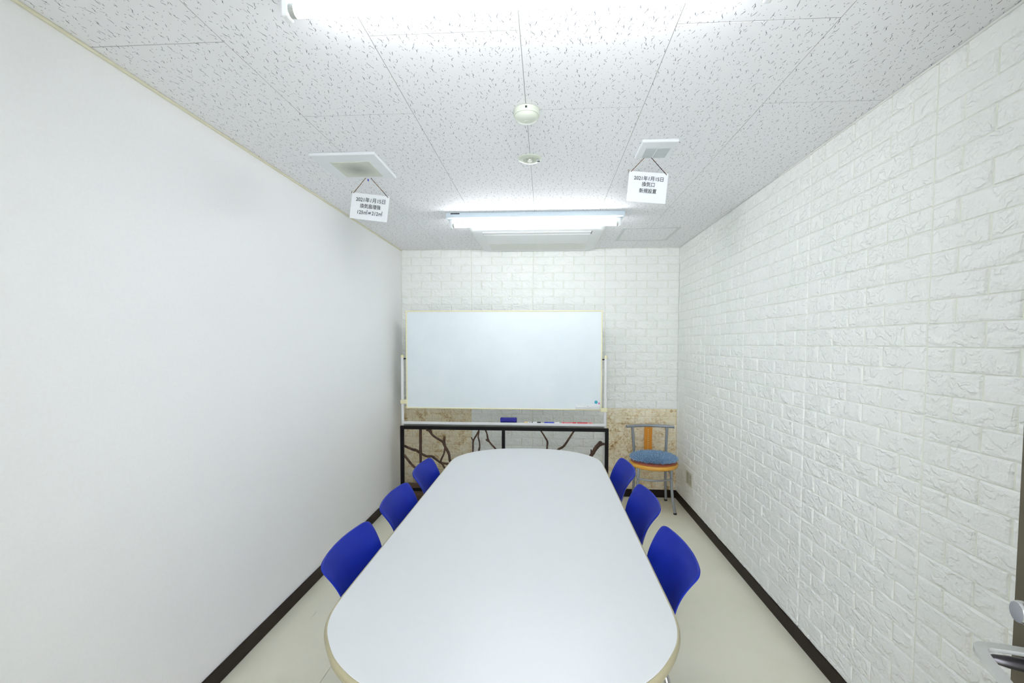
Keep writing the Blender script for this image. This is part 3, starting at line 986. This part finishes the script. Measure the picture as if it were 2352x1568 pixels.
# air inlet (right)
inl = thing('air_inlet', 'small white air inlet with two louvre panels on the ceiling', 'vent', (0.514, 2.185, ZC))
MB().box(-0.083, 0.081, -0.094, 0.090, -0.016, -0.0005, 0.005, 2).build('panel', 'panel_white', inl)
for s in (-1, 1):
    gl = MB()
    xa, xb = (-0.051, -0.003) if s < 0 else (0.003, 0.059)
    for k in range(14):
        y = -0.034 + 0.108 * (k + 0.5) / 14
        gl.box(xa, xb, y - 0.0027, y + 0.0027, -0.019, -0.0165)
    gl.box(xa, xb, -0.034, 0.074, -0.0165, -0.0160)
    gl.build('louvre_panel', 'grey_plastic', inl)
# smoke detector
sd = thing('smoke_detector', 'round ivory smoke detector on the ceiling', 'smoke detector', (-0.079, 1.812, ZC))
MB().lathe([(0.050, -0.026), (0.0515, -0.022), (0.0515, -0.004), (0.047, -0.0005)], (0, 0, 0), 40).build('base', 'ivory_plastic', sd, True, auto=40)
MB().lathe([(0.010, -0.047), (0.024, -0.046), (0.040, -0.040), (0.047, -0.031), (0.048, -0.0262)], (0, 0, 0), 40).build('dome', 'ivory_plastic', sd, True, auto=40)
MB().lathe([(0.010, -0.0485), (0.012, -0.0465)], (0, 0, 0), 24).build('button', 'ivory_plastic', sd, True, auto=40)
MB().box(-0.004, 0.004, -0.0530, -0.0512, -0.018, -0.010, 0.0008).build('indicator', 'sensor_dark', sd)
# recessed emergency lamp
dl = thing('emergency_downlight', 'small round recessed emergency lamp with white rim on the ceiling', 'downlight', (-0.083, 2.280, ZC))
MB().lathe([(0.030, -0.004), (0.034, -0.011), (0.050, -0.009), (0.0585, -0.004), (0.0595, -0.0005)], (0, 0, 0), 40).build('rim', 'ivory_plastic', dl, True, auto=40)
MB().lathe([(0.004, -0.016), (0.010, -0.014), (0.013, -0.008), (0.012, -0.0041)], (0, 0, 0), 20).build('bulb', 'bulb_glass', dl, True, auto=40)
for k in range(4):
    a = PI / 4 + k * PI / 2
    MB().tube([(0.030 * math.cos(a), 0.030 * math.sin(a), -0.0065), (0.011 * math.cos(a), 0.011 * math.sin(a), -0.009)], 0.0012, 6).build('spring_arm', 'satin_steel', dl)
MB().box(0.036, 0.050, 0.006, 0.018, -0.0110, -0.0095).build('rating_label', 'sensor_dark', dl)
MB().lathe([(0.006, -0.0135), (0.0065, -0.0100)], (0.040, -0.014, 0), 14).build('test_switch', 'grey_plastic', dl, True, auto=40)
# access hatch
ht = thing('access_hatch', 'square access hatch with pale grey frame on the ceiling near the corner', 'hatch', (0.842, 3.880, ZC))
hf = MB()
hx0, hx1, hy0, hy1, hw = -0.228, 0.228, -0.228, 0.225, 0.026
for a in ((hx0, hx1, hy0, hy0 + hw), (hx0, hx1, hy1 - hw, hy1), (hx0, hx0 + hw, hy0 + hw, hy1 - hw), (hx1 - hw, hx1, hy0 + hw, hy1 - hw)):
    hf.box(a[0], a[1], a[2], a[3], -0.003, -0.0003, 0.0008)
hf.build('frame', 'hatch_grey', ht)
MB().box(hx0 + hw + 0.001, hx1 - hw - 0.001, hy0 + hw + 0.001, hy1 - hw - 0.001, -0.0018, -0.0003, 0.0006).build('lid', 'pitted_ceiling_board', ht)
# air conditioner cassette
ac = thing('air_conditioner', 'white ceiling cassette air conditioner against the end wall', 'air conditioner', (-0.075, 3.95, ZC))
q = MB()
bm = bmesh.new()
bmesh.ops.create_cube(bm, size=1)
for v in bm.verts:
    lo = v.co.z < 0
    sx = 0.522 if lo else 0.545
    v.co = Vector((math.copysign(sx, v.co.x), (0.418 if v.co.y > 0 else (-0.395 if lo else -0.42)), -0.030 if lo else -0.0005))
bmesh.ops.bevel(bm, geom=[e for e in bm.edges if abs(e.verts[0].co.z - e.verts[1].co.z) > 0.01], offset=0.07, segments=6, profile=0.5, affect='EDGES')
bmesh.ops.bevel(bm, geom=[e for e in bm.edges if all(v.co.z < -0.029 for v in e.verts) and len(e.link_faces) == 2], offset=0.006, segments=2, profile=0.5, affect='EDGES')
q.bm(bm).build('body', 'white_plastic', ac, True, auto=35)
MB().box(-0.437, 0.433, -0.245, 0.090, -0.0345, -0.0302, 0.003, 2).build('front_panel', 'white_plastic', ac)
MB().box(-0.440, 0.434, -0.325, -0.250, -0.0335, -0.0302, 0.003, 2).build('outlet_flap', 'white_plastic', ac)
for s in (-1, 1):
    MB().box(s * 0.4385 - 0.0025, s * 0.4385 + 0.0025, -0.330, -0.235, -0.0315, -0.0301).build('flap_gap', 'sensor_dark', ac)
MB().box(-0.436, 0.436, -0.2495, -0.2455, -0.0312, -0.0301).build('panel_gap', 'stand_grey', ac)
for x0, x1 in ((-0.437, -0.003), (0.003, 0.433)):
    g = MB()
    for k in range(16):
        y = 0.105 + 0.255 * (k + 0.5) / 16
        g.box(x0, x1, y - 0.0066, y + 0.0066, -0.0326, -0.0315, 0.0004)
    g.box(x0, x1, 0.10, 0.365, -0.0316, -0.0302)
    o = g.build('intake_grille', 'grille_pale', ac)
for x in (-0.36, -0.07, 0.07, 0.36):
    MB().box(x - 0.012, x + 0.012, 0.090, 0.099, -0.0355, -0.0302, 0.001).build('catch', 'white_plastic', ac)
MB().box(-0.436, -0.432, 0.01, 0.365, -0.0308, -0.0301).build('side_gap', 'sensor_dark', ac)

# ------------------------------------------------------------------ hanging paper notices
def text_mesh(s, size, parent, loc, squash=1.0):
    cu_ = bpy.data.curves.new('text', 'FONT')
    cu_.body = s
    cu_.size = size
    cu_.align_x = 'CENTER'
    cu_.offset = size * 0.004
    cu_.resolution_u = 3
    to = bpy.data.objects.new('text', cu_)
    COL.objects.link(to)
    bpy.context.view_layer.update()
    me = bpy.data.meshes.new_from_object(to.evaluated_get(bpy.context.evaluated_depsgraph_get()))
    bpy.data.objects.remove(to)
    bpy.data.curves.remove(cu_)
    me.materials.clear()
    me.materials.append(MATS['ink'])
    o = bpy.data.objects.new('printed_line', me)
    COL.objects.link(o)
    o.parent = parent
    o.location = loc
    o.rotation_euler = (PI / 2, 0, 0)
    o.scale = (squash, 1, 1)
    return o
def notice(loc, tilt, rz, w, h, apex, lines, label, label_apex):
    """loc: middle of the paper; the cord rises to the apex (two points) on the panel above"""
    t = thing('hanging_notice', label, 'sign', loc, 0, 'paper notices hanging from the ceiling vents')
    t.rotation_euler = (0, tilt, rz)
    n = 12
    vs, fs = [], []
    for k in range(n + 1):
        x = -w / 2 + w * k / n
        y = 0.004 * math.cos(PI * (k / n - 0.5) * 1.0)
        for z in (-h / 2, h / 2):
            for dy in (0.0, 0.0005):
                vs.append((x, y * 0.5 + dy, z))
    for k in range(n):
        a = 4 * k
        fs += [(a, a + 4, a + 6, a + 2), (a + 1, a + 3, a + 7, a + 5), (a, a + 1, a + 5, a + 4), (a + 2, a + 6, a + 7, a + 3)]
    fs += [(0, 2, 3, 1), (4 * n, 4 * n + 1, 4 * n + 3, 4 * n + 2)]
    sheet = MB().add(vs, fs).build('paper_sheet', 'paper', t)
    for s, size, z, sq in lines:
        text_mesh(s, size, sheet, (0.004, -0.0006, z), sq)
    M = (Matrix.Translation(loc) @ Matrix.Rotation(rz, 4, 'Z') @ Matrix.Rotation(tilt, 4, 'Y')).inverted()
    for s, ap in ((-1, apex[0]), (1, apex[1])):
        p1 = Vector((s * (w / 2 - 0.008), -0.0010, h / 2 - (0.004 if s < 0 else 0.008)))
        p0 = M @ Vector(ap)
        pts = [p0 + (p1 - p0) * k / 14 for k in range(15)]
        pts = [p0 + Vector((s * -0.004, 0.004, 0.004))] + pts
        rr = [0.0017 * (1 + 0.18 * math.sin(k * 2.1)) for k in range(len(pts))]
        MB().tube(pts, rr, 8).build('cord', 'twisted_cord', t, True)
    MB().tube([(-w / 2 - 0.0015, -0.001, h / 2 - 0.006), (-w / 2 - 0.003, -0.001, h / 2 + 0.004)], 0.0016, 6).build('cord_knot', 'twisted_cord', t)
    return t
notice((-0.971, 2.45, 2.246), 0.128, 0.0, 0.212, 0.141, [(-0.993, 2.452, 2.4035), (-0.961, 2.452, 2.4035)],
       [("2021年1月15日", 0.0285, 0.0265, 0.92), ("換気扇増強", 0.0265, -0.0065, 0.88), ("125㎥⇒212㎥", 0.0285, -0.042, 0.86)],
       'white paper notice reading 125 to 212 hung from the exhaust fan', None)
notice((0.493, 2.262, 2.263), 0.092, 0.0, 0.189, 0.146, [(0.475, 2.262, 2.4035), (0.511, 2.262, 2.4035)],
       [("2021年1月15日", 0.0245, 0.0330, 0.92), ("換気口", 0.0245, 0.0045, 0.88), ("新規設置", 0.0240, -0.0265, 0.88)],
       'white paper notice with three text lines hung from the small air inlet', None)

# ------------------------------------------------------------------ wall outlet
ot = thing('wall_outlet', 'beige double wall outlet low on the brick wall near the corner', 'outlet', (XR - 0.0106, 3.992, 0.313))
MB().box(-0.001, 0.010, -0.075, 0.078, -0.060, 0.060, 0.002, 2).build('cover_plate', 'outlet_beige', ot)
MB().box(-0.0028, -0.0010, 0.006, 0.056, -0.045, 0.045, 0.001).build('switch_plate', 'outlet_grey', ot)
for z in (-0.022, 0.022):
    MB().box(-0.0028, -0.0010, -0.052, -0.014, z - 0.018, z + 0.018, 0.001).build('socket', 'outlet_grey', ot)

# ------------------------------------------------------------------ open door at the right, seen at its edge
EX, EY = 0.750, 0.7465
HX, HY = 0.552, -0.095
dv = Vector((EX - HX, EY - HY, 0)); DL = dv.length; dv.normalize()
dn = Vector((-dv.y, dv.x, 0))              # face towards the camera side
door = bpy.data.objects.new('door_1', None)
door.matrix_world = Matrix(((dv.x, dn.x, 0, HX), (dv.y, dn.y, 0, HY), (0, 0, 1, 0), (0, 0, 0, 1)))
COL.objects.link(door)
structure(door, 'brown door standing open at the right edge with steel handle')
MB().box(0, DL, -0.036, 0, 0.008, 2.03, 0.0015).build('door_leaf', 'door_brown', door)
hx = DL - 0.062
MB().tube([(hx, 0, 1.101), (hx, 0.012, 1.101), (hx, 0.031, 1.101), (hx, 0.035, 1.101)], [0.0165, 0.0165, 0.0165, 0.0145], 20).build('thumb_turn', 'chrome', door, True, auto=40)
MB().tube([(hx, 0, 1.021), (hx, 0.010, 1.021)], 0.024, 24).build('handle_rose', 'dark_steel', door, True, auto=40)
MB().tube([(hx, 0.009, 1.021), (hx, 0.020, 1.021), (hx + 0.001, 0.040, 1.022), (hx + 0.002, 0.058, 1.023), (hx + 0.002, 0.064, 1.0235)], [0.0098, 0.0096, 0.0088, 0.0062, 0.0035], 14).build('handle_neck', 'dark_steel', door, True, auto=40)
lv = MB()
path = [(hx + 0.016, 0.004, 1.033), (hx + 0.016, 0.045, 1.033), (hx + 0.014, 0.064, 1.032), (hx + 0.004, 0.072, 1.030), (hx - 0.02, 0.071, 1.022), (hx - 0.07, 0.064, 1.003), (hx - 0.12, 0.060, 0.984)]
sp2 = smooth_pts(path, 5)
vs, fs = [], []
for i, p in enumerate(sp2):
    a = sp2[max(i - 1, 0)]; b = sp2[min(i + 1, len(sp2) - 1)]
    t_ = (b - a).normalized()
    side = t_.cross(Vector((0, 0, 1))).normalized()
    hh, ww = 0.0030 if i < 8 else 0.0036, 0.0078
    for sx, sz in ((-1, -1), (1, -1), (1, 1), (-1, 1)):
        vs.append(p + side * ww * sx + Vector((0, 0, hh * sz)))
for i in range(len(sp2) - 1):
    for qd in range(4):
        r = (qd + 1) % 4
        fs.append((i * 4 + qd, i * 4 + r, i * 4 + 4 + r, i * 4 + 4 + qd))
fs += [(0, 3, 2, 1), tuple((len(sp2) - 1) * 4 + k for k in range(4))]
lv.add(vs, fs).build('lever', 'satin_steel', door, True, auto=35)
